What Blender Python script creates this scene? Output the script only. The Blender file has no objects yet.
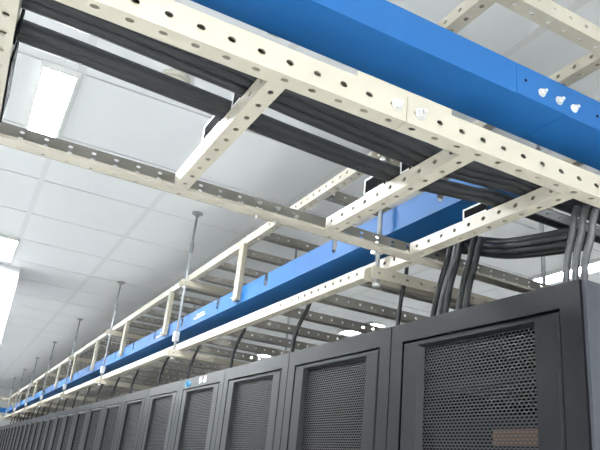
import bpy, math, random
from mathutils import Vector, Matrix
random.seed(7)
scene = bpy.context.scene
COL = scene.collection
PI = math.pi

# ------------------------------------------------------------------ camera
EYE = 1.61                                   # eye height above the floor
YAW, PITCH, ROLL, FOC = 0.44574245, 0.374913, 0.10769709, 641.97
F_ = Vector((math.sin(YAW)*math.cos(PITCH), math.cos(YAW)*math.cos(PITCH), math.sin(PITCH)))
r0 = Vector((math.cos(YAW), -math.sin(YAW), 0)); u0 = r0.cross(F_)
R_ = math.cos(ROLL)*r0 + math.sin(ROLL)*u0
U_ = -math.sin(ROLL)*r0 + math.cos(ROLL)*u0
cd = bpy.data.cameras.new('camera'); cam = bpy.data.objects.new('camera', cd); COL.objects.link(cam)
cd.sensor_fit = 'HORIZONTAL'; cd.sensor_width = 36.0; cd.lens = FOC/600.0*36.0; cd.clip_start = 0.02; cd.clip_end = 100
M = Matrix((R_, U_, -F_)).transposed().to_4x4(); M.translation = Vector((0, 0, EYE))
cam.matrix_world = M
scene.camera = cam
scene.view_settings.view_transform = 'Standard'; scene.view_settings.look = 'None'
scene.view_settings.gamma = 1.0; scene.view_settings.use_curve_mapping = False
scene.view_settings.exposure = 0.72
LAMP = 185.0                                  # strength of the ceiling strip lights
w = bpy.data.worlds.new('world'); scene.world = w; w.use_nodes = True
w.node_tree.nodes['Background'].inputs[0].default_value = (0.8, 0.9, 1, 1)
w.node_tree.nodes['Background'].inputs[1].default_value = 0.0

def at(u, v, **k):
    """point of the photograph's ray (u, v) on the plane x=, y= or z= (z counted from eye height)"""
    d = F_ + (u-300)/FOC*R_ - (v-225)/FOC*U_
    (ax, val), = k.items()
    p = d*(val/d['xyz'.index(ax)])
    return Vector((p.x, p.y, p.z+EYE))

# ------------------------------------------------------------------ materials
def mat(name, col, rough=0.5, metal=0.0, noise=0.0, scale=30.0, bump=0.0, spec=0.5, bscale=None):
    m = bpy.data.materials.new(name); m.use_nodes = True
    nt = m.node_tree; b = nt.nodes['Principled BSDF']
    b.inputs['Roughness'].default_value = rough; b.inputs['Metallic'].default_value = metal
    b.inputs['Specular IOR Level'].default_value = spec
    b.inputs['Base Color'].default_value = (*col, 1)
    if noise or bump:
        tc = nt.nodes.new('ShaderNodeTexCoord'); n = nt.nodes.new('ShaderNodeTexNoise')
        n.inputs['Scale'].default_value = scale; n.inputs['Detail'].default_value = 4
        nt.links.new(tc.outputs['Object'], n.inputs['Vector'])
        if noise:
            r = nt.nodes.new('ShaderNodeValToRGB')
            r.color_ramp.elements[0].position = 0.3; r.color_ramp.elements[1].position = 0.7
            r.color_ramp.elements[0].color = (*[c*(1-noise) for c in col], 1)
            r.color_ramp.elements[1].color = (*[min(1, c*(1+noise)) for c in col], 1)
            nt.links.new(n.outputs['Fac'], r.inputs[0]); nt.links.new(r.outputs[0], b.inputs['Base Color'])
        if bump:
            bp = nt.nodes.new('ShaderNodeBump'); bp.inputs['Strength'].default_value = bump
            n2 = nt.nodes.new('ShaderNodeTexNoise'); n2.inputs['Scale'].default_value = bscale or scale*4
            nt.links.new(tc.outputs['Object'], n2.inputs['Vector'])
            nt.links.new(n2.outputs['Fac'], bp.inputs['Height']); nt.links.new(bp.outputs[0], b.inputs['Normal'])
    return m
def emit(name, col, s):
    m = bpy.data.materials.new(name); m.use_nodes = True
    b = m.node_tree.nodes['Principled BSDF']
    b.inputs['Base Color'].default_value = (*col, 1)
    b.inputs['Emission Color'].default_value = (*col, 1); b.inputs['Emission Strength'].default_value = s
    return m
CREAM = mat('cream_paint', (0.56, 0.515, 0.42), 0.42, 0, 0.05, 9)
BLUE = mat('blue_paint', (0.006, 0.115, 0.35), 0.6, 0, 0.06, 6)
TAN = mat('tan_post', (0.38, 0.345, 0.27), 0.5, 0, 0.06, 12)  # even tan for the trough posts, darker than the cream rails
RUNGM = mat('grey_brown_steel', (0.24, 0.225, 0.195), 0.5, 0.0, 0.10, 20)  # one darker grey-brown for row-ladder rungs and the far rail's web
STEEL = mat('galvanised_steel', (0.42, 0.43, 0.45), 0.5, 0.5, 0.12, 60)
BOLT = mat('zinc_bolt', (0.78, 0.78, 0.76), 0.3, 0.6)
RACK = mat('black_powder_coat', (0.0065, 0.0073, 0.0095), 0.36, 0, 0.10, 40, 0.05, 0.30, 900)
RACKSIDE = mat('grey_side_panel', (0.068, 0.073, 0.085), 0.45, 0, 0.06, 40, 0.05, 0.5, 900)
DARK = mat('dark_interior', (0.008, 0.008, 0.009), 0.8, spec=0.1)
CABLE = mat('black_cable', (0.019, 0.020, 0.023), 0.55, 0, 0.2, 70)
CABLEG = mat('dark_grey_cable', (0.10, 0.10, 0.105), 0.42, 0, 0.2, 70)
RUBBER = mat('black_rubber', (0.008, 0.008, 0.009), 0.9, spec=0.1)
WHITEP = mat('white_plastic', (0.82, 0.82, 0.80), 0.4)
TILE = mat('ceiling_tile', (0.85, 0.855, 0.855), 0.55, 0, 0.012, 3, 0.03, 0.4, 300)
RUNNER = mat('ceiling_runner', (0.77, 0.77, 0.76), 0.45)
SLAB = mat('ceiling_slab', (0.06, 0.06, 0.06), 0.8)
WALL = mat('wall_paint', (0.85, 0.86, 0.855), 0.6, 0, 0.02, 2)
GREYWALL = mat('grey_wall_paint', (0.38, 0.39, 0.40), 0.6, 0, 0.02, 2)
FLOOR = mat('raised_floor', (0.74, 0.74, 0.72), 0.4, 0, 0.03, 2)
BEIGE = mat('beige_plastic', (0.68, 0.65, 0.56), 0.5)
TUBE = emit('lit_diffuser', (0.93, 0.97, 1.0), LAMP)
AMBER = mat('orange_glow', (0.11, 0.042, 0.008), 0.5)  # warm glow inside the rack, put into a strip's plain colour
LOGO = mat('logo_blue', (0.03, 0.33, 0.62), 0.4)
SERVER = mat('server_grey', (0.006, 0.006, 0.007), 0.8, 0.0, spec=0.1)

def perforated():
    m = bpy.data.materials.new('perforated_steel'); m.use_nodes = True
    nt = m.node_tree; b = nt.nodes['Principled BSDF']; out = nt.nodes['Material Output']
    b.inputs['Base Color'].default_value = (0.016, 0.017, 0.02, 1); b.inputs['Roughness'].default_value = 0.45
    tc = nt.nodes.new('ShaderNodeTexCoord'); sp = nt.nodes.new('ShaderNodeSeparateXYZ')
    nt.links.new(tc.outputs['Object'], sp.inputs[0])
    def mth(op, a, b_=None):
        n = nt.nodes.new('ShaderNodeMath'); n.operation = op
        for i, x in enumerate((a, b_)):
            if x is None: continue
            if isinstance(x, (int, float)): n.inputs[i].default_value = x
            else: nt.links.new(x, n.inputs[i])
        return n.outputs[0]
    v = mth('DIVIDE', sp.outputs[2], 0.0068); row = mth('FLOOR', v)
    u = mth('ADD', mth('DIVIDE', sp.outputs[1], 0.0118), mth('MULTIPLY', row, 0.5))
    fu = mth('DIVIDE', mth('SUBTRACT', mth('FRACT', u), 0.5), 0.41)
    fv = mth('DIVIDE', mth('SUBTRACT', mth('FRACT', v), 0.5), 0.36)
    d = mth('ADD', mth('MULTIPLY', fu, fu), mth('MULTIPLY', fv, fv))
    hole = mth('LESS_THAN', d, 1.0)
    tr = nt.nodes.new('ShaderNodeBsdfTransparent'); mx = nt.nodes.new('ShaderNodeMixShader')
    nt.links.new(hole, mx.inputs[0]); nt.links.new(b.outputs[0], mx.inputs[1]); nt.links.new(tr.outputs[0], mx.inputs[2])
    nt.links.new(mx.outputs[0], out.inputs['Surface'])
    return m
PERF = perforated()

# ------------------------------------------------------------------ mesh helpers
class MB:
    def __init__(s): s.v = []; s.f = []; s.sm = []
    def face(s, pts, sm=False):
        n = len(s.v); s.v += [tuple(p) for p in pts]; s.f.append(tuple(range(n, n+len(pts)))); s.sm.append(sm)
    def box(s, a, b, bev=0.0):
        x0, x1 = sorted((a[0], b[0])); y0, y1 = sorted((a[1], b[1])); z0, z1 = sorted((a[2], b[2]))
        c = [(x0,y0,z0),(x1,y0,z0),(x1,y1,z0),(x0,y1,z0),(x0,y0,z1),(x1,y0,z1),(x1,y1,z1),(x0,y1,z1)]
        n = len(s.v); s.v += c
        for q in ((0,3,2,1),(4,5,6,7),(0,1,5,4),(1,2,6,5),(2,3,7,6),(3,0,4,7)):
            s.f.append(tuple(n+i for i in q)); s.sm.append(False)
    def tube(s, path, r, n=8, caps=True):
        path = [Vector(p) for p in path]; rings = []
        ref = None
        for i, p in enumerate(path):
            t = (path[min(i+1, len(path)-1)] - path[max(i-1, 0)]).normalized()
            if ref is None: ref = t.orthogonal().normalized()
            ref = (ref - t*ref.dot(t)).normalized(); bi = t.cross(ref)
            rr = r[i] if isinstance(r, (list, tuple)) else r
            base = len(s.v)
            for k in range(n):
                a = 2*PI*k/n; s.v.append(tuple(p + rr*(math.cos(a)*ref + math.sin(a)*bi)))
            rings.append(base)
        for a, b in zip(rings, rings[1:]):
            for k in range(n):
                s.f.append((a+k, a+(k+1) % n, b+(k+1) % n, b+k)); s.sm.append(True)
        if caps:
            s.f.append(tuple(rings[0]+k for k in reversed(range(n)))); s.sm.append(False)
            s.f.append(tuple(rings[-1]+k for k in range(n))); s.sm.append(False)
    def cyl(s, p, axis, r, h, n=12):
        axis = Vector(axis).normalized(); s.tube([Vector(p), Vector(p)+axis*h], r, n)
    def plate(s, o, U, V, W, L, H, t, rows=(), pitch=0.0483, phase=None, rx=0.0055, ry=0.0042):
        """sheet of length L along U, height H along V, thickness t along W, with rows of real holes;
        rows: centre heights of the hole rows; phase: distance of the first hole from the start"""
        o, U, V, W = Vector(o), Vector(U), Vector(V), Vector(W)
        P = lambda u, v, w_: o + U*u + V*v + W*w_
        def q4(a, b, c, d):
            for w_ in (0, t):
                s.face([P(*a, w_), P(*b, w_), P(*c, w_), P(*d, w_)])
        # cell borders across
        if rows:
            ph = pitch/2 if phase is None else phase % pitch
            if ph < rx*1.6: ph += pitch
            cs = []; u = ph
            while u < L - rx*1.6: cs.append(u); u += pitch
            rb = [0.0] + [(a+b)/2 for a, b in zip(rows, rows[1:])] + [H]
            ub = [max(0, cs[0]-pitch/2)] + [(a+b)/2 for a, b in zip(cs, cs[1:])] + [min(L, cs[-1]+pitch/2)]
            if ub[0] > 1e-5: q4((0, 0), (ub[0], 0), (ub[0], H), (0, H))
            if ub[-1] < L-1e-5: q4((ub[-1], 0), (L, 0), (L, H), (ub[-1], H))
            for ci, c in enumerate(cs):
                a, b = ub[ci], ub[ci+1]
                for ri, rc in enumerate(rows):
                    lo, hi = rb[ri], rb[ri+1]
                    outer = [(b, rc), (b, hi), (c, hi), (a, hi), (a, rc), (a, lo), (c, lo), (b, lo)]
                    inner = [(c+rx*math.cos(k*PI/4), rc+ry*math.sin(k*PI/4)) for k in range(8)]
                    for k in range(8):
                        j = (k+1) % 8
                        q4(outer[k], outer[j], inner[j], inner[k])
                        s.face([P(*inner[k], 0), P(*inner[j], 0), P(*inner[j], t), P(*inner[k], t)])
        else:
            q4((0, 0), (L, 0), (L, H), (0, H))
        for a, b in (((0, 0), (L, 0)), ((L, 0), (L, H)), ((L, H), (0, H)), ((0, H), (0, 0))):
            s.face([P(*a, 0), P(*b, 0), P(*b, t), P(*a, t)])
    def mesh(s, name, m):
        me = bpy.data.meshes.new(name); me.from_pydata(s.v, [], s.f)
        me.polygons.foreach_set('use_smooth', s.sm); me.update()
        me.materials.append(m)
        return me
    def build(s, name, m, parent=None):
        return link(name, s.mesh(name, m), parent)
def link(name, me, parent=None, loc=None):
    o = bpy.data.objects.new(name, me); COL.objects.link(o)
    if parent is not None: o.parent = parent
    if loc is not None: o.location = loc
    return o
def tag(o, label, cat, group=None, kind=None):
    if label: o['label'] = label
    if cat: o['category'] = cat
    if group: o['group'] = group
    if kind: o['kind'] = kind
    return o
def thing(name, label, cat, loc=(0, 0, 0), group=None):
    o = bpy.data.objects.new(name, None); COL.objects.link(o); o.location = loc; o.empty_display_size = 0.1
    return tag(o, label, cat, group)
def box_obj(name, a, b, m, parent=None):
    mb = MB(); mb.box(a, b); return mb.build(name, m, parent)
def copy_tree(o, parent=None):
    c = o.copy(); COL.objects.link(c); c.parent = parent
    for ch in list(o.children): copy_tree(ch, c)
    return c
def bezier(pts, n=8):
    """Catmull-Rom through the points"""
    P = [Vector(p) for p in pts]; P = [2*P[0]-P[1]] + P + [2*P[-1]-P[-2]]; out = []
    for i in range(1, len(P)-2):
        for k in range(n):
            t = k/n; a, b, c, d = P[i-1:i+3]
            out.append(0.5*((2*b) + (c-a)*t + (2*a-5*b+4*c-d)*t*t + (3*b-a-3*c+d)*t**3))
    return out + [P[-2]]
ORD = ['nearest', 'second', 'third', 'fourth', 'fifth', 'sixth', 'seventh', 'eighth', 'ninth', 'tenth', 'eleventh', 'twelfth',
       'thirteenth', 'fourteenth', 'fifteenth', 'sixteenth', 'seventeenth', 'eighteenth', 'nineteenth', 'twentieth', 'twenty-first',
       'twenty-second', 'twenty-third', 'twenty-fourth', 'twenty-fifth', 'twenty-sixth']

# ------------------------------------------------------------------ the room
X0, X1, Y0, Y1, ZC = -2.3, 5.5, -7.0, 17.5, 1.36+EYE
def struct(name, a, b, m):
    return tag(box_obj(name, a, b, m), None, None, kind='structure')
fl = struct('floor', (X0-.1, Y0-.1, -.1), (X1+.1, Y1+.1, 0), FLOOR)
struct('wall_left', (X0-.1, Y0, 0), (X0, Y1, ZC+.05), WALL)
struct('wall_right', (X1, Y0, 0), (X1+.1, Y1, ZC+.05), GREYWALL)
struct('wall_back', (X0-.1, Y1, 0), (X1+.1, Y1+.1, ZC+.05), WALL)
struct('wall_front', (X0-.1, Y0-.1, 0), (X1+.1, Y0, ZC+.05), WALL)
ceil = struct('ceiling', (X0-.1, Y0-.1, ZC+.012), (X1+.1, Y1+.1, ZC+.1), SLAB)
struct('wall_pillar', (-.75, 5.52, 0), (.185, 6.12, ZC), WALL)

# ceiling tiles, 600 mm grid; the lines run through x = 0.10 and y = 3.50
mb = MB(); mb.box((.0155, .006, 0), (.5845, .594, .012)); tile_me = mb.mesh('ceiling_tile', TILE)
rest = MB()
nx0 = math.floor((X0-.10)/.6); nx1 = math.ceil((X1-.10)/.6)
ny0 = math.floor((Y0-3.5)/.6); ny1 = math.ceil((Y1-3.5)/.6)
for i in range(nx0, nx1):
    for j in range(ny0, ny1):
        x, y = .10+.6*i, 3.5+.6*j
        whole = x >= X0 and x+.6 <= X1 and y >= Y0 and y+.6 <= Y1
        if whole and x > -.6 and y > 1.0:
            link('ceiling_tile', tile_me, ceil, (x, y, ZC))
        else:
            xa, xb, ya, yb = max(x+.017, X0), min(x+.583, X1), max(y+.003, Y0), min(y+.597, Y1)
            if xb > xa and yb > ya: rest.box((xa, ya, ZC), (xb, yb, ZC+.012))
o = rest.build('outer_tiles', TILE, ceil); o['kind'] = 'stuff'
for i in range(nx0, nx1+1):
    x = .10+.6*i
    if x-.016 > X0 and x+.016 < X1:
        box_obj('grid_runner', (x-.0155, Y0, ZC-.001), (x+.0155, Y1, ZC+.012), RUNNER, ceil)

# ------------------------------------------------------------------ ceiling lights
def strip_light(x, y, label):
    t = thing('ceiling_light', label, 'light', (x, y, ZC), 'recessed strip lights')
    f = MB(); a, b, h = .060, .295, .026
    f.box((-a-.012, -b-.012, -h), (-a, b+.012, -.0012)); f.box((a, -b-.012, -h), (a+.012, b+.012, -.0012))
    f.box((-a, -b-.012, -h), (a, -b, -.0012)); f.box((-a, b, -h), (a, b+.012, -.0012)); f.box((-a, -b, -.004), (a, b, -.0012))
    f.build('frame', WHITEP, t)
    d = MB(); d.box((-a, -b, -.014), (a, b, -.005)); d.build('diffuser', TUBE, t)
lab = {(0, 2): 'lit white strip light on the ceiling beside the smoke detector, seen through the tray',
       (0, 3): 'lit strip light on the ceiling just in front of the white pillar',
       (1, 2): 'lit strip light beyond the trays, right above the corner of the nearest rack',
       (1, 3): 'lit strip light beyond the trays, above the second rack',
       (1, 4): 'lit strip light beyond the trays, above the third rack'}
for r, x in enumerate((.031, 3.13)):
    for k in ((0, 1, 2, 3, 4, 5, 6, 7) if r == 0 else (2, 3, 4)):
        y = (-2.8, -2.2)[k] if k < 2 else 2.6 + 2.4*(k-2)  # rearmost one is an unseen addition that lights the foreground front faces
        side = ('camera aisle', 'aisle behind the racks')[r]
        strip_light(x, y, lab.get((r, k), '%s lit strip light along the ceiling of the %s' % (ORD[k] if k else 'added rearmost', side)))

for x in (-1.55, -.75):  # unseen fixtures added to light the front faces of the foreground ladder
    for j, y in enumerate((-2.8, -2.2)):
        strip_light(x, y, '%s added strip light of the %s ceiling row, lit but unseen behind the camera' % (('rear', 'front')[j], {-1.55: 'left', -.75: 'middle'}[x]))
t = thing('smoke_detector', 'round beige smoke detector on the white ceiling behind the black cables', 'smoke detector', (.42, 2.10, ZC-.0012))
m = MB(); m.cyl((0, 0, -.018), (0, 0, 1), .055, .018, 24); m.build('base', BEIGE, t)
m = MB(); m.tube([(0, 0, -.018), (0, 0, -.03), (0, 0, -.041), (0, 0, -.046)], [.050, .049, .042, .030], 24); m.build('dome', BEIGE, t)


# ------------------------------------------------------------------ server racks
RX, RW, RH, RD = .965, .60, .398+EYE, 1.05
def make_rack(first):
    # local frame: x into the rack, y along the row (0..RW), z up
    t = thing('server_rack', '', 'server rack', (RX, 0, 0), 'server racks in the long row')
    g = .002
    b = MB()
    b.box((.03, g, 0), (RD, .025, RH-.02)); b.box((.03, RW-.025, 0), (RD, RW-g, RH-.02))
    b.box((RD-.02, .025, 0), (RD, RW-.025, RH-.02)); b.box((.03, .025, 0), (RD-.02, RW-.025, .06))
    b.box((.012, g, RH-.02), (RD, RW-g, RH))
    b.build('body', DARK, t)
    if first:
        box_obj('side_panel', (.006, -.006, .03), (RD-.02, g-.0005, RH-.001), RACKSIDE, t)
    f = MB(); m1, hd = .050, .048
    f.box((0, g, .02), (.03, m1, RH)); f.box((0, RW-m1, .02), (.03, RW-g, RH)); f.box((0, m1, RH-hd), (.03, RW-m1, RH)); f.box((0, m1, .02), (.03, RW-m1, .07))
    f.build('front_frame', RACK, t)
    # door ring with sloped recess to the perforated panel
    d = MB(); e = .0035
    ya, yb, za, zb = m1+e, RW-m1-e, .07+e, RH-hd-e
    p0, p1, q0, q1 = ya+.060, yb-.060, za+.05, zb-.012      # mouth of the recess
    s0, s1, u0_, u1_ = p0+.008, p1-.012, q0+.01, q1-.006    # perforated panel
    def ring(x, A, x2, B):
        (a0, a1, c0, c1), (b0, b1, d0, d1) = A, B
        o_ = [(x, a0, c0), (x, a1, c0), (x, a1, c1), (x, a0, c1)]; i_ = [(x2, b0, d0), (x2, b1, d0), (x2, b1, d1), (x2, b0, d1)]
        for k in range(4):
            j = (k+1) % 4; d.face([o_[k], o_[j], i_[j], i_[k]])
    ring(.024, (ya, yb, za, zb), .003, (ya+.001, yb-.001, za+.001, zb-.001))
    ring(.003, (ya+.001, yb-.001, za+.001, zb-.001), .0, (ya+.006, yb-.006, za+.006, zb-.006))
    ring(.0, (ya+.006, yb-.006, za+.006, zb-.006), .0, (p0, p1, q0, q1))
    ring(.0, (p0, p1, q0, q1), .014, (s0, s1, u0_, u1_))
    dd = d.build('door', RACK, t)
    pm = MB(); pm.face([(.014, s0, u0_), (.014, s0, u1_), (.014, s1, u1_), (.014, s1, u0_)]); pm.build('perforated_panel', PERF, dd)
    h = MB(); h.box((-.022, yb-.040, .95), (-.006, yb-.018, 1.15)); h.box((-.006, yb-.036, .97), (0, yb-.022, .99)); h.box((-.006, yb-.036, 1.11), (0, yb-.022, 1.13))
    h.build('handle', STEEL, dd)
    return t
NR = 26
YR0 = .791
rk0 = make_rack(True); rk0.location.y = YR0
rk0['label'] = 'nearest black server rack, largest in view, with its grey side panel showing'
rk1 = make_rack(False); rk1.location.y = YR0+RW
racks = [rk0, rk1]
for i in range(2, NR):
    c = copy_tree(rk1); c.location.y = YR0+RW*i; racks.append(c)
for i, c in enumerate(racks):
    if i == 3: c['label'] = 'black server rack with a blue emblem and a white number on its header'
    elif i == NR-1: c['label'] = 'black server rack at the far end of the row, farthest from the camera'
    elif i: c['label'] = '%s black server rack with perforated door, counted from the near end of the row' % ORD[i]
# number and emblem on the fourth rack
rk = racks[3]
fc = bpy.data.curves.new('rack_number', 'FONT'); fc.body = '01-01'; fc.size = .046; fc.extrude = .0006; fc.align_x = 'CENTER'; fc.align_y = 'CENTER'
tmp = bpy.data.objects.new('tmp', fc); COL.objects.link(tmp); bpy.context.view_layer.update()
me = bpy.data.meshes.new_from_object(tmp.evaluated_get(bpy.context.evaluated_depsgraph_get())); bpy.data.objects.remove(tmp)
me.materials.clear(); me.materials.append(WHITEP)
o = link('rack_number', me, rk); o['label'] = 'white number 01-01 on the rack header'
rotm = Matrix(((0, 0, -1), (-1, 0, 0), (0, 1, 0))).to_4x4(); rotm.translation = Vector((-.001, .27, RH-.024)); o.matrix_local = rotm
lg = MB()
arc = [(-.0015, .486+.026*math.cos(a), RH-.026+.014*math.sin(a)) for a in [math.radians(40+k*14) for k in range(21)]]
lg.tube([(p[0], 2*.486-p[1], p[2]) for p in arc], [.0012+.0028*math.sin(PI*k/20) for k in range(21)], 6)
lg.tube(bezier([(-.0015, .476, RH-.034), (-.0015, .468, RH-.020), (-.0015, .460, RH-.033), (-.0015, .452, RH-.020), (-.0015, .444, RH-.034)], 5), .0026, 6)
o = lg.build('emblem', LOGO, rk); o['label'] = 'blue emblem with a curved stroke'
# equipment behind the nearest perforated door
def server(z, label, amber):
    t = thing('server_unit', label, 'server', (RX+.10, YR0+.055, z), 'equipment inside the nearest rack')
    m = MB(); m.box((.004, 0, 0), (.75, .49, .085)); m.build('chassis', SERVER, t)
    m = MB(); m.box((0, .005, .003), (.004, .485, .082)); m.build('front_panel', SERVER, t)
    if amber:
        m = MB(); m.box((-.0015, .10, .02), (0, .28, .055)); m.build('glow_strip', AMBER, t)
server(1.70, 'server inside the nearest rack with an orange strip behind the perforated door', True)
server(1.56, 'lower server inside the nearest rack, below the one with the bright orange strip', True)
t = thing('rack_shelf', 'blank shelf near the top inside the nearest rack, behind the perforated door', 'shelf', (RX+.08, YR0+.055, 1.86))
m = MB(); m.box((0, 0, 0), (.6, .49, .003)); m.build('shelf_board', SERVER, t); m = MB(); m.box((-.002, 0, -.012), (0, .49, .01)); m.build('front_lip', SERVER, t)

# ------------------------------------------------------------------ cable ladders
ZL, ZU = .565+EYE, .955+EYE            # undersides of the lower and upper ladders
PT = .0483
TH = .0025
def L_rung_x(length, web=.03, fl_=.032):
    """rung along x: upright web facing -y, bottom flange"""
    m = MB(); m.plate((0, 0, 0), (1, 0, 0), (0, 0, 1), (0, 1, 0), length, web, TH, (web*.52,), PT, None, .0062, .0052)
    m.plate((0, TH, 0), (1, 0, 0), (0, 1, 0), (0, 0, 1), length, fl_-TH, TH, ((fl_-TH)*.5,), PT, None, .0062, .0052)
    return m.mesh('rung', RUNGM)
def L_rung_y(length, web=.032, fl_=.032, pitch=PT):
    """rung along y: upright web facing -x, bottom flange"""
    m = MB(); m.plate((0, 0, 0), (0, 1, 0), (0, 0, 1), (1, 0, 0), length, web, TH, (web*.52,), pitch, None, .0062, .0050)
    m.plate((TH, 0, 0), (0, 1, 0), (1, 0, 0), (0, 0, 1), length, fl_-TH, TH, ((fl_-TH)*.5,), pitch, None, .0062, .0050)
    m.box((fl_-TH, 0, TH), (fl_, length, web)); m.box((TH, 0, web-TH), (fl_-TH, length, web))
    return m.mesh('rung', CREAM)
def hexbolt(parent, p, axis, r=.0075, h=.007, washer=True):
    axis = Vector(axis); p = Vector(p); m = MB()
    if washer: m.cyl(p, axis, r*1.45, .0018, 14)
    m.cyl(p+axis*.0018, axis, r, h, 6); m.cyl(p+axis*(.0018+h), axis, r*.5, .006, 8)
    m.build('bolt', BOLT, parent)

# cross ladder below: rails along x, rungs along y
YN, YF = .763, 1.325
XA, XB = -1.3, 2.6
cl = thing('cable_ladder', 'cream perforated cable ladder crossing overhead in the foreground with black cables on it', 'cable ladder', (0, 0, 0))
WEB = .049
for a, b in ((XA, .5375), (.5390, XB)):
    m = MB()
    m.plate((a, YN, ZL), (1, 0, 0), (0, 0, 1), (0, 1, 0), b-a, WEB, TH, (.024,), PT, .222-a, .0070, .0052)
    m.plate((a, YN+TH, ZL), (1, 0, 0), (0, 1, 0), (0, 0, 1), b-a, .031, TH, (.0115,), PT, .222-a, .0070, .0048)
    m.box((a, YN+TH, ZL+WEB-TH), (b, YN+.031, ZL+WEB)); m.box((a, YN+.0335-TH, ZL+TH), (b, YN+.0335, ZL+WEB)); m.build('rail', CREAM, cl)
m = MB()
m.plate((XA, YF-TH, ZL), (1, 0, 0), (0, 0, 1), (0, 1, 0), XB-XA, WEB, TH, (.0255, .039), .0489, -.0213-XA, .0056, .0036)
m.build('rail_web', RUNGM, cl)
m = MB()
m.plate((XA, YF-.040, ZL), (1, 0, 0), (0, 1, 0), (0, 0, 1), XB-XA, .0375, TH, (.030,), .0489, -.0213-XA, .0056, .0036)
m.box((XA, YF-.0405, ZL), (XB, YF-.040, ZL+.007))
m.build('rail', CREAM, cl)
rl = YF-.041-(YN+.0335)
me = L_rung_y(rl)
for x in (-.437, -.095, .298, .682, .935, 2.08, 2.46):
    link('rung', me, cl, (x, YN+.0336, ZL))
# splice plates and bolts
m = MB(); m.box((.44, YN+TH, ZL+WEB+.0003), (.635, YN+TH+.003, ZL+WEB+.013)); m.build('splice_plate', CREAM, cl)
for x in (.518, .566): hexbolt(cl, (x, YN, ZL+.025), (0, -1, 0))
for x, z in ((.471, .016), (.517, .030), (.521, .014), (.567, .030), (.617, .023)):
    hexbolt(cl, (x, YF-TH, ZL+.004+z), (0, -1, 0), .0048, .006, False)
for x in (.508, .557): hexbolt(cl, (x, YF-.022, ZL), (0, 0, -1), .0048, .006, False)
# short perforated bar that carries the cable tails
m = MB(); m.plate((.972, .868, ZL+.001), (1, 0, 0), (0, 1, 0), (0, 0, 1), .345, .028, TH, (.014,), .036, None, .005, .004); m.build('cable_bar', STEEL, cl)
# black cable dividers with white edging, standing on the rungs
def divider(x, ya, yb, z0, z1):
    m = MB(); m.box((x, ya, z0), (x+.003, yb, z1)); d = m.build('cable_divider', RUBBER, cl)
    m = MB(); e = .0035
    m.box((x-.0012, yb-e, z0), (x, yb, z1)); m.box((x-.0012, ya, z0), (x, yb-e, z0+e)); m.box((x-.0012, ya, z1-e), (x, yb-e, z1))
    m.build('white_edging', WHITEP, d)
zr = ZL+.032+.002
for x in (.300, .684): divider(x, 1.021 if x < .5 else 1.041, 1.118, ZL+.034, ZL+.072); divider(x, *((.922, .962) if x < .5 else (.952, .982)), ZL+.034, ZL+.072)
divider(.937, 1.006, 1.082, ZL+.033, ZL+.060)
for a, b in ((1.002, 1.23), (.908, .945), (.80, .826)): box_obj('cable_divider', (-.0625, a, ZL+.003), (-.0595, b, ZL+.062), RUBBER, cl)

# long ladder below along the racks, with its rungs along x
XR, XR2 = .965, 1.575
def row_ladder(z, y0, y1, label, web, first, hp):
    t = thing('cable_ladder', label, 'cable ladder', (0, 0, 0))
    L = y1-y0
    m = MB()
    m.plate((XR, y0, z), (0, 1, 0), (0, 0, 1), (1, 0, 0), L, web, TH, (web*.55,), .0478, hp-y0, .0068, .0058)
    m.plate((XR+TH, y0, z), (0, 1, 0), (1, 0, 0), (0, 0, 1), L, .030, TH, (.015,), .0478, hp-y0, .0068, .0058)
    m.box((XR+TH, y0, z+web-TH), (XR+.030, y1, z+web)); m.box((XR+.0325-TH, y0, z+TH), (XR+.0325, y1, z+web)); m.build('rail', CREAM, t)
    m = MB()
    m.plate((XR2-TH, y0, z), (0, 1, 0), (0, 0, 1), (1, 0, 0), L, web, TH, (web*.55,), .0478, hp-y0, .0068, .0058)
    m.plate((XR2-.0325, y0, z), (0, 1, 0), (1, 0, 0), (0, 0, 1), L, .030, TH, (.015,), .0478, hp-y0, .0068, .0058)
    m.build('rail', CREAM, t)
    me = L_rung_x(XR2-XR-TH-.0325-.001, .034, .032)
    y = first
    while y < y1-.05:
        link('rung', me, t, (XR+.033, y, z+TH+.0004)); y += .28
    return t
row_ladder(ZL+.004, 1.33, 15.6, 'long cream cable ladder hanging just above the rack tops', .035, 1.60, 1.682)
row_ladder(ZU, 1.33, 15.6, 'long cream upper cable ladder hanging above the blue trough along the racks', .036, 1.60, 1.60)

# upper cross ladder, top right of the view
uc = thing('cable_ladder', 'cream upper cable ladder above the blue channel at the top right', 'cable ladder', (0, 0, 0))
for (yw, yf) in ((.765, .765+TH), (1.29, 1.29-.031)):
    m = MB()
    m.plate((.742, yw, ZU), (1, 0, 0), (0, 0, 1), (0, 1, 0), 1.85, .042, TH, (.023,), PT, .02, .0056, .0044)
    m.plate((.742, yf, ZU), (1, 0, 0), (0, 1, 0), (0, 0, 1), 1.85, .031, TH, (.0155,), PT, .02, .0056, .0044)
    m.build('rail', CREAM, uc)
me = L_rung_y(1.29-.033-.80)
for x in (.742, 1.09, 1.44, 1.79, 2.14, 2.49): link('rung', me, uc, (x, .80, ZU))

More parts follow.
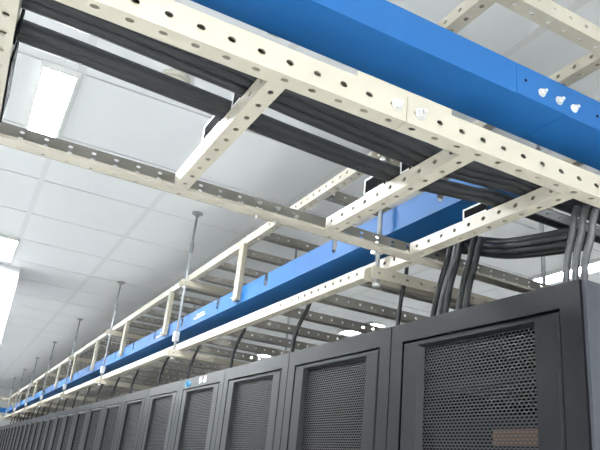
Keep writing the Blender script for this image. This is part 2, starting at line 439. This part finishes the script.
# ------------------------------------------------------------------ blue troughs
def blue_cross():
    t = thing('fibre_trough', 'blue fibre trough running above the foreground ladder across the top of the view', 'cable trough', (0, 0, 0))
    ya, yb, za, h, th = .720, .829, .680+EYE, .0665, .002
    xs = .867
    for a, b in ((-1.3, xs-.0007), (xs+.0007, 2.6)):
        m = MB(); m.box((a, ya, za), (b, ya+th, za+h)); m.box((a, yb-th, za), (b, yb, za+h)); m.box((a, ya+th, za), (b, yb-th, za+th))
        m.build('channel', BLUE, t)
    m = MB(); m.box((.744, ya-.002, za), (xs+.002, ya, za+h-.006)); m.build('coupler', BLUE, t)
    for x in (.805, .849, .891): hexbolt(t, (x, ya-(.002 if x < xs else 0), za+.023), (0, -1, 0), .006, .005)
    m = MB(); m.cyl((.765, ya-.0032, za+.034), (0, 1, 0), .003, .001, 8); m.cyl((.955, ya-.0012, za+.030), (0, 1, 0), .003, .001, 8); m.build('screw_hole', DARK, t)
    for x in (.30, 1.25, 2.1):
        m = MB(); m.box((x, yb, za+.0), (x+.02, yb+.003, za+h)); m.build('hanger_tab', CREAM, t)
    return t
blue_cross()
def notched(x0, x1, y0, y1, z0, z1, notches, hw, depth, m):
    def bar(a, b, za, zb):
        m.box((x0, a, za), (x1, b, zb))
    y = y0
    for c in notches:
        bar(y, c-hw, z0, z1)
        n = 8
        zf = z1-depth+hw
        for k in range(n):
            a0 = c-hw+2*hw*k/n; a1 = a0+2*hw/n; s = ((a0+a1)/2-c)/hw
            bar(a0, a1, z0, zf-hw*math.sqrt(max(0, 1-s*s)))
        y = c+hw
    bar(y, y1, z0, z1)
TX, TY0, TY1, TZ = .976, .965, 15.55, .681+EYE
bt = thing('fibre_trough', 'long blue fibre trough with notched side wall hanging along the rack row', 'cable trough', (0, 0, 0))
nts = [1.215+.545*k for k in range(26) if 1.215+.545*k < TY1-.1]
for (a, b) in ((TY0, 4.35), (4.352, 7.9), (7.902, 11.6), (11.602, TY1)):
    m = MB(); ns = [n for n in nts if a+.03 < n < b-.03]
    notched(TX, TX+.002, a, b, TZ, TZ+.076, ns, .015, .052, m)
    m.box((TX+.108, a, TZ), (TX+.11, b, TZ+.076)); m.box((TX+.002, a, TZ), (TX+.108, b, TZ+.002))
    m.build('channel', BLUE, bt)
for y in (1.045, 1.005): hexbolt(bt, (TX, y, TZ+.03), (-1, 0, 0), .006, .005)
pm = MB(); PH = ZU-.0005-(TZ+.012)
pm.plate((-.012, 0, 0), (0, 0, 1), (0, 1, 0), (1, 0, 0), PH, .050, TH, (.025,), .036, None, .005, .0045)
pm.box((-.012+TH, 0, 0), (.0095, TH, PH)); pm.box((-.012+TH, .050-TH, 0), (.0095, .050, PH))
post_me = pm.mesh('hanger_post', TAN)
tabm = MB(); tabm.box((-.003, -.018, TZ+.010), (0, -.002, TZ+.045)); tab_me = tabm.mesh('mounting_tab', BLUE)
k = 0
y = 2.555
while y < 15.3:
    link('hanger_post', post_me, bt, (TX-.0098, y, TZ+.012))
    link('mounting_tab', tab_me, bt, (TX-.0002, y, 0))
    if k < 3:
        for dy in (.012, .038): hexbolt(bt, (TX-.0218, y+dy, TZ+.024), (-1, 0, 0), .0045, .004)
    y += 1.1; k += 1
m = MB(); m.box((TX-.0008, 3.02, TZ+.028), (TX, 3.19, TZ+.036)); m.box((TX-.0008, 3.04, TZ+.044), (TX, 3.15, TZ+.049)); o = m.build('white_marking', WHITEP, bt)
m = MB(); m.box((TX-.0008, 3.75, TZ+.028), (TX, 3.90, TZ+.036)); o = m.build('white_marking', WHITEP, bt)

# ------------------------------------------------------------------ trapeze hangers
def hanger():
    t = thing('trapeze_hanger', '', 'hanger', (0, 0, 0), 'threaded rod hangers of the long trays')
    for x in (.948, 1.60):
        m = MB(); m.tube([(x, 0, ZL-.035), (x, 0, ZC-.004)], .0068, 8); m.build('rod', STEEL, t)
        m = MB(); m.cyl((x, 0, ZC-.008), (0, 0, 1), .032, .0068, 14); m.cyl((x, 0, ZC-.022), (0, 0, 1), .014, .014, 6); m.build('ceiling_flange', STEEL, t)
        m = MB(); m.cyl((x, 0, ZC-.24), (0, 0, 1), .012, .055, 10); m.build('coupling', STEEL, t)
        m = MB(); m.box((x-.014, -.016, ZL+.05), (x+.012, .016, ZL+.10)); m.build('clamp', BOLT, t)
        for z in (ZL-.048, ZU-.046):
            m = MB(); m.cyl((x, 0, z), (0, 0, 1), .012, .011, 6); m.build('nut', BOLT, t)
    for z in (ZU-.0342, ZL-.0302):
        m = MB(); h = .0335
        m.plate((.918, -.021, z+h-TH), (1, 0, 0), (0, 1, 0), (0, 0, 1), .715, .042, TH)
        m.plate((.918, -.021, z), (1, 0, 0), (0, 0, 1), (0, 1, 0), .715, h-TH, TH, (.016,), PT)
        m.plate((.918, .021-TH, z), (1, 0, 0), (0, 0, 1), (0, 1, 0), .715, h-TH, TH, (.016,), PT)
        m.build('strut', CREAM, t)
    return t
h0 = hanger()
hs = [h0] + [copy_tree(h0) for _ in range(7)]
for k, o in enumerate(hs):
    o.location.y = 1.452+1.91*k
    o['label'] = ('threaded rod hanger beside the joint of the two ladders, partly behind the foreground rail' if k == 0 else
                  '%s threaded rod hanger from the near end, holding both long trays to the ceiling' % ORD[k])

# ------------------------------------------------------------------ cables on the foreground ladder
ZT = ZL+.034
def wob(path, a=.003):
    return [Vector(p)+Vector((0, random.uniform(-a, a), random.uniform(0, a))) for p in path]
def bundle(name, label, cables, mats, n=8):
    t = thing(name, label, 'cable bundle', (0, 0, 0))
    for (pts, r), mm in zip(cables, mats):
        m = MB(); m.tube(bezier(pts, 7), r, n); m.build('cable', mm, t)
    return t
xs = [-1.28, -.8, -.4, -.05, .25, .45, .70, .86, .97, 1.60]
yc = [.866, .866, .866, .866, .878, .895, .912, .893, .880, .875]
cs = []
for dy, dz, r in ((-.025, .0125, .0125), (0, .0125, .012), (.025, .0125, .0125)):
    cs.append((wob([(x, y+dy, ZT+dz) for x, y in zip(xs, yc)], .002), r))
bundle('cable_bundle', 'thick black cable bundle lying on the ladder rungs beside its near rail', cs, [CABLE]*9)
yc2 = [.972, .972, .971, .972, .988, 1.005, 1.012, .985, .97, .965]
cs = []
for dy, dz, r in ((-.0125, .0125, .0122), (.0125, .0125, .0122)):
    cs.append((wob([(x, y+dy, ZT+dz) for x, y in zip(xs, yc2)], .002), r))
bundle('cable_bundle', 'thinner black cable bundle along the middle of the foreground ladder', cs, [CABLE]*9)

# sagging bundle beyond the third rung and the tails dropping to the racks
cs = []
for k in range(9):
    a = 2*PI*k/8 if k < 8 else 0; rr = .0175 if k < 8 else 0
    dx, dz = rr*1.3*math.cos(a), rr*math.sin(a)
    cs.append(([(1.11+dx, 1.47, .656+EYE+dz*.7), (1.11+dx, 1.34, .650+EYE+dz*.8), (1.11+dx, 1.22, .616+EYE+dz), (1.11+dx, 1.12, .583+EYE+dz), (1.12+dx, 1.02, .568+EYE+dz*1.1), (1.14+dx, .917, .562+EYE+dz*1.2)], .0098))
bundle('cable_bundle', 'sagging black cable bundle under the right end of the foreground ladder', cs, [CABLE]*9, 7)
def tails(label, pairs, x, r, mats):
    cs = []
    for (a, b) in pairs:
        p, q = at(*a, x=x), at(*b, x=x)
        e = q+(q-p).normalized()*.02; e.z = RH+.001
        s = p+Vector((.012, -.004, .05))
        cs.append(([s, p+Vector((.003, -.001, .02)), p+(q-p)*.12, p+(q-p)*.55+Vector((0, .004, 0)), q, e], r))
    return bundle('cable_drop', label, cs, mats, 8)
tails('group of black cables dropping onto the near rack just left of its middle',
      [((449, 254), (434, 311)), ((455, 254), (440, 310)), ((459, 253), (446, 309)), ((471, 254), (459, 307)), ((477, 256), (466, 305))], 1.04, .0075, [CABLE, CABLEG, CABLE, CABLE, CABLE])
tails('three dark grey cables dropping from the ladder onto the corner of the nearest rack',
      [((573, 228), (566, 282)), ((582, 227), (575, 280)), ((592, 231), (584, 280))], 1.03, .0072, [CABLEG]*3)

# one conduit from the lower long ladder down to each rack
for i in range(1, 22):
    y = YR0+RW*(i+1)+.11
    for st in (0, .02, -.02, .04, -.04, .06, -.06):
        ys = y+st-.06
        if abs((ys-1.616+.14) % .28-.14) > .048 and abs((ys-1.452+.955) % 1.91-.955) > .07: break
    y += st; j = 0
    m = MB(); m.tube(bezier([(1.045, y-.075+j, ZL+.05), (1.04, y-.062+j, ZL+.01), (1.035, y-.03+j, ZL-.03), (1.03, y+j*.5, ZL-.09), (1.03, y+.006, RH-.0005)], 6), .0078, 8)
    o = m.build('conduit', CABLE)
    tag(o, 'thin black conduit rising from the %s rack to the ladder above' % ORD[i+1], 'conduit', 'conduits above the racks')
m = MB(); m.tube(bezier([(1.05, 1.452, ZL+.05), (1.045, 1.45, ZL), (1.04, 1.46, ZL-.06), (1.04, 1.475, RH)], 6), .0062, 8)
tag(m.build('conduit', CABLE), 'thin black conduit rising from the second rack behind the ladder joint', 'conduit', 'conduits above the racks')

# ------------------------------------------------------------------ trays crossing at the far end
YE = 15.65
fx = thing('cable_ladder', 'distant cable ladder crossing the far end of the aisle, upper level', 'cable ladder', (0, 0, 0))
lx = thing('cable_ladder', 'distant cable ladder crossing the far end of the aisle, lower level', 'cable ladder', (0, 0, 0))
for t, z in ((fx, ZU), (lx, ZL+.004)):
    for y in (YE, YE+.55):
        m = MB(); m.box((-2.0, y, z), (2.6, y+TH, z+.045)); m.box((-2.0, y+TH, z), (2.6, y+.03, z+TH)); m.build('rail', CREAM, t)
    m = MB(); m.box((0, 0, 0), (.03, .518, TH)); m.box((0, 0, TH), (TH, .518, .03)); me = m.mesh('rung', CREAM)
    for k in range(12): link('rung', me, t, (-1.9+.39*k, YE+.031, z))
t = thing('fibre_trough', 'distant blue fibre trough crossing the far end of the aisle', 'cable trough', (0, 0, 0))
m = MB(); m.box((-2.0, YE-.03, TZ), (2.6, YE-.028, TZ+.10)); m.box((-2.0, YE+.09, TZ), (2.6, YE+.092, TZ+.10)); m.box((-2.0, YE-.028, TZ), (2.6, YE+.09, TZ+.002)); m.build('channel', BLUE, t)
